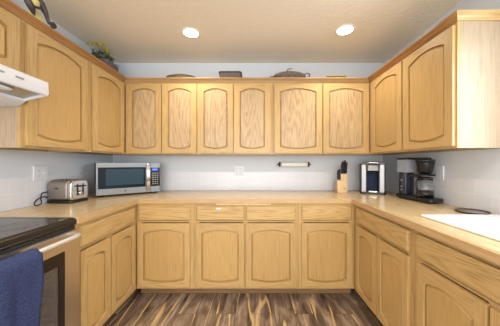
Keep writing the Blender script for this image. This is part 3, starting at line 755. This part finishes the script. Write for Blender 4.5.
# ---------------------------------------------------------------- drip coffee maker
def drip_maker():
    A, B = Vector((1.385, 2.07)), Vector((1.425, 1.745)); d = (B-A).normalized(); c = (A+B)/2; ang = math.atan2(d.y, d.x)
    SC = 1.05
    root = empty('drip_coffee_maker', (c.x, c.y, ZT+.001), 'black drip coffee maker with clear tank and glass jug on the right worktop', 'coffee maker', ang)
    # local x: far -> near, local y = away from the room centre's left ... (+y points to the right wall)
    MB().prism(rrect(-.172, .184, -.062, .062, .03), 0.006, .0375).build('base', M['black'], root, bevel=.006, seg=3)
    for x in (-.13,.13):
        for y in (-.04,.04): MB().lathe([(.012,0),(.012,.006),(0,.006)], (x,y,0), 12).build('foot', M['black'], root)
    col = MB().prism(rrect(-.150, -.072, -.042, .042, .008), .0385, .225).build('column', M['navy'], root, bevel=.003)
    for z in (.07, .098, .15): MB().box(-.122, -.105, -.0445, -.0423, z, z+.012).build('switch', M['grey'], col)
    tk = MB(); 
    for a in ((-.155,-.152,-.048,.048),(-.048,-.045,-.048,.048)): tk.box(*a, .226, .335)
    tk.box(-.152,-.048,-.048,-.045,.226,.335); tk.box(-.152,-.048,.045,.048,.226,.335); tk.box(-.152,-.048,-.045,.045,.226,.229)
    tk.build('water_tank', M['tank'], root)
    MB().prism(rrect(-.162, -.042, -.054, .054, .012), .3355, .352).build('tank_lid', M['black'], root, bevel=.004)
    MB().tube(smooth_path([(-.10,0,.23),(-.10,0,.31),(-.09,0,.328)],3), .006, 8).build('riser_tube', M['glass'], root)
    arm = MB().box(-.071, .03, -.018, .018, .190, .216); arm.build('bracket', M['black'], root, bevel=.004)
    MB().prism(rrect(-.07, .12, -.012, .012, .006), .337, .350).build('outlet_arm', M['black'], root)
    bk = MB(); bk.lathe([(.030,.222),(.050,.235),(.060,.300),(.064,.318),(.060,.318),(.056,.300),(.046,.240),(0,.232)], (.075,0,0), 28); bk.build('filter_basket', M['black'], root)
    MB().lathe([(.066,.3185),(.066,.330),(.05,.3365),(0,.3365)], (.075,0,0), 28).build('basket_lid', M['navy'], root)
    MB().lathe([(0,.205),(.064,.205),(.066,.214),(.05,.2215),(0,.2215)], (.075,0,0), 28).build('basket_holder', M['black'], root)
    root.scale = (SC,SC,SC)
    root2 = empty('coffee_jug', (0,0,0), 'glass coffee jug with black handle standing on the drip coffee maker', 'jug')
    root2.location = Vector((c.x, c.y, ZT+.001))+Vector((d.x*.075, d.y*.075, .0385))*SC; root2.scale = (SC,SC,SC); root2.rotation_euler = (0,0,ang)
    MB().lathe([(.0,.001),(.052,.001),(.060,.012),(.060,.09),(.050,.125),(.046,.138),(.044,.138),(.048,.124),(.058,.089),(.058,.013),(.050,.004),(0,.004)], n=30).build('jug_glass', M['glass'], root2)
    MB().lathe([(.0,.0045),(.049,.0045),(.0565,.014),(.0565,.052),(0,.052)], n=30).build('coffee', plain('coffee', (.03,.022,.03), .1), root2)
    MB().lathe([(.0,.139),(.049,.139),(.052,.145),(.05,.155),(0,.160)], n=30).build('jug_lid', M['black'], root2)
    hp = smooth_path([(.010,-.048,.140),(.016,-.075,.142),(.020,-.092,.125),(.020,-.094,.08),(.015,-.080,.045),(.010,-.0605,.035)],4)
    MB().tube(hp, .007, 8).build('jug_handle', M['black'], root2)
drip_maker()

# ---------------------------------------------------------------- dark dish beside the sink
def tray():
    root = empty('woven_tray', (1.415, 1.435, ZT+.001), 'small dark-rimmed flat woven tray behind the sink, against the right wall', 'tray', math.radians(4))
    MB().lathe([(0,.001),(.85,.001),(.93,.004),(1,.010),(.97,.012),(.92,.0075),(.86,.0045),(0,.0045)], n=36, sx=.09, sy=.085).build('tray_rim', M['leafdark'], root)
    MB().lathe([(0,.005),(.80,.005),(.80,.0065),(0,.0065)], n=36, sx=.09, sy=.085).build('tray_inlay', plain('pale_weave', (.42,.36,.33), .6, bump=(120,(1,1,1),.8,.003,(.16,.11,.10))), root)
tray()

# ---------------------------------------------------------------- things on top of the cabinets
CT = UZ1+.0005
def item(name, label, cat, x, y, rz=0): return empty(name, (x, y, CT), label, cat, rz)
t = item('serving_basket', 'low domed tan woven basket on top of the back cabinets, left', 'basket', -.82, 2.46)
MB().lathe([(0,0),(.85,0),(.95,.06),(1,.10),(.93,.112),(.7,.124),(.35,.132),(0,.134)], n=32, sx=.165, sy=.10).build('woven_body', M['tan_wicker'], t)
MB().tube([(.165*math.cos(2*PI*k/32), .10*math.sin(2*PI*k/32), .103) for k in range(33)], .006, 8).build('basket_rim', M['wicker'], t)
t = item('wicker_tray', 'dark rectangular wicker basket on top of the back cabinets, second from left', 'basket', -.27, 2.46)
MB().prism(rrect(-.118,.118,-.09,.09,.03), 0, .136).build('woven_body', M['wicker'], t, bevel=.008)
MB().tube([(p[0],p[1],.138) for p in rrect(-.120,.120,-.092,.092,.03)]+[(.120,.062,.138)], .007, 8).build('basket_rim', M['leafdark'], t)
t = item('covered_dish', 'long dark fish-shaped basket with knob and curled handle on the back cabinets', 'basket', .385, 2.46)
MB().lathe([(0,0),(.6,0),(.8,.06),(.92,.105),(1,.118),(.9,.135),(.65,.155),(.35,.170),(0,.176)], n=40, sx=.185, sy=.095).build('woven_body', M['wicker'], t)
rb = MB()
for k in range(-6, 7):
    x = k*.026; hh = math.sqrt(max(0,1-(x/.19)**2))
    rb.tube(smooth_path([(x,-.094*hh,.115),(x,-.07*hh,.118+.03*hh),(x,0,.122+.058*hh)],3), .0035, 6)
rb.build('ribs', plain('pale_slats', (.40,.30,.24), .7), t)
MB().tube(smooth_path([(-.02,0,.176),(-.025,0,.195),(.0,0,.206),(.03,0,.208)],4), .005, 8).build('knob', M['leafdark'], t)
MB().tube(smooth_path([(.16,0,.13),(.185,0,.152),(.215,0,.155),(.228,0,.135),(.215,0,.12)],4), .006, 8).build('curled_handle', M['leafdark'], t)
MB().tube(smooth_path([(-.17,0,.12),(-.205,0,.118),(-.222,0,.108)],4), .006, 8).build('tail_handle', M['leafdark'], t)
t = item('flat_box', 'thin light brown flat box on top of the back cabinets, right', 'box', .89, 2.46)
MB().box(-.10,.10,-.07,.07,0,.096).build('box_body', M['tan_wicker'], t, bevel=.004)
MB().box(-.105,.105,-.075,.075,.0965,.106).build('box_lid', M['blockwood'], t, bevel=.002)

def leaf_mesh(mb, base, yaw, pitch, L_, W_, mat=0, curl=.3):
    m = Matrix.Translation(base) @ Matrix.Rotation(yaw, 4, 'Z') @ Matrix.Rotation(-pitch, 4, 'Y'); n = 6; vs = []
    for k in range(n+1):
        u = k/n; ww = W_*math.sin(PI*min(1,u*.97+.02))**.8; z = -curl*L_*u*u
        for s_ in (-1,0,1): vs.append(m @ Vector((u*L_, s_*ww/2, z+(.12*ww if s_ else 0))))
    fs = []
    for k in range(n):
        for c_ in (0,1): fs.append((3*k+c_,3*k+c_+1,3*k+c_+4,3*k+c_+3))
    mb.add(vs, fs, mat, True)
def flower_basket():
    t = item('flower_basket', 'dark wicker box of yellow flowers on top of the left corner cabinet', 'plant', -1.515, 2.245)
    MB().prism(rrect(-.07,.07,-.13,.09,.012), 0, .165).build('basket', M['wicker'], t, bevel=.005)
    lf = MB(); rnd = random.Random(3)
    for k in range(95):
        b = Vector((rnd.uniform(-.05,.05), rnd.uniform(-.15,.05), .165+rnd.uniform(0,.06)))
        leaf_mesh(lf, b, rnd.uniform(0,2*PI), rnd.uniform(.0,1.2), rnd.uniform(.035,.07), rnd.uniform(.016,.03))
    tag(lf.build('foliage', M['leaf'], t), kind='stuff')
    for (x, y, z) in ((-.01,-.15,.285),(.03,-.11,.30),(-.02,-.10,.31),(.05,-.16,.27),(.02,-.03,.275),(.045,.0,.25),(-.03,-.02,.28),(.05,-.07,.27),(-.04,-.17,.27)):
        fm = MB()
        for k in range(9): leaf_mesh(fm, Vector((x,y,z)), 2*PI*k/9, .25+(k%2)*.35, .034, .022, curl=.2)
        fm.lathe([(0,-.004),(.008,-.002),(.008,.006),(0,.010)], (x,y,z), 10)
        fl = fm.build('flower', M['flower'], t)
        MB().tube([(x*.6,y*.8,.166),(x,y,z-.004)], .002, 6).build('flower_stem', M['leaf'], fl)
flower_basket()

def figurine():
    t = item('ceramic_figurine', 'yellow and dark brown figurine on top of the cabinets above the range hood', 'figurine', -1.50, 1.50)
    zb = 0
    # yellow pear-shaped body leaning back, round yellow head
    MB().lathe([(0,0),(.06,.0),(.078,.03),(.080,.07),(.066,.115),(.046,.15),(.034,.175),(.025,.185),(0,.19)], n=28, sx=.8).build('body', M['yellow'], t)
    MB().lathe([(0,-.04),(.028,-.03),(.04,0),(.028,.03),(0,.04)], (.02,-.038,.222), 24).build('head', M['yellow'], t)
    lf = MB()
    lf.tube(smooth_path([(.045,-.035,.270),(.050,-.008,.235),(.052,.018,.195),(.052,.036,.160),(.052,.048,.138)],5), [.010,.013,.015,.017,.019,.02,.02,.019,.018,.017,.016,.015,.014,.013,.012,.012,.011,.011,.011,.011,.010], 10)
    lf.build('long_leaf', M['leafdark'], t)
    ft = MB(); ft.tube(smooth_path([(.052,.046,.138),(.052,.064,.146),(.052,.082,.156),(.052,.094,.142),(.052,.082,.130),(.052,.066,.130)],4), .0105, 10)
    ft.build('curled_foot', M['leafdark'], t)
    wl = MB()
    wl.lathe([(0,-.5),(.35,-.42),(.8,-.15),(1,.1),(.75,.35),(.3,.48),(0,.5)], (0,0,0), 20, sx=.022, sy=.030)
    for i, v in enumerate(wl.v):
        z = v[2]*.095; y = v[1]; wl.v[i] = (v[0]+.055, y*.85-.085-(z)*.55, z+.165)
    wl.build('wing', M['leafdark'], t)
    l2 = MB(); l2.tube(smooth_path([(.045,-.065,.180),(.055,-.035,.188),(.050,-.012,.20)],4), .008, 8); l2.build('collar', M['leafdark'], t)
figurine()
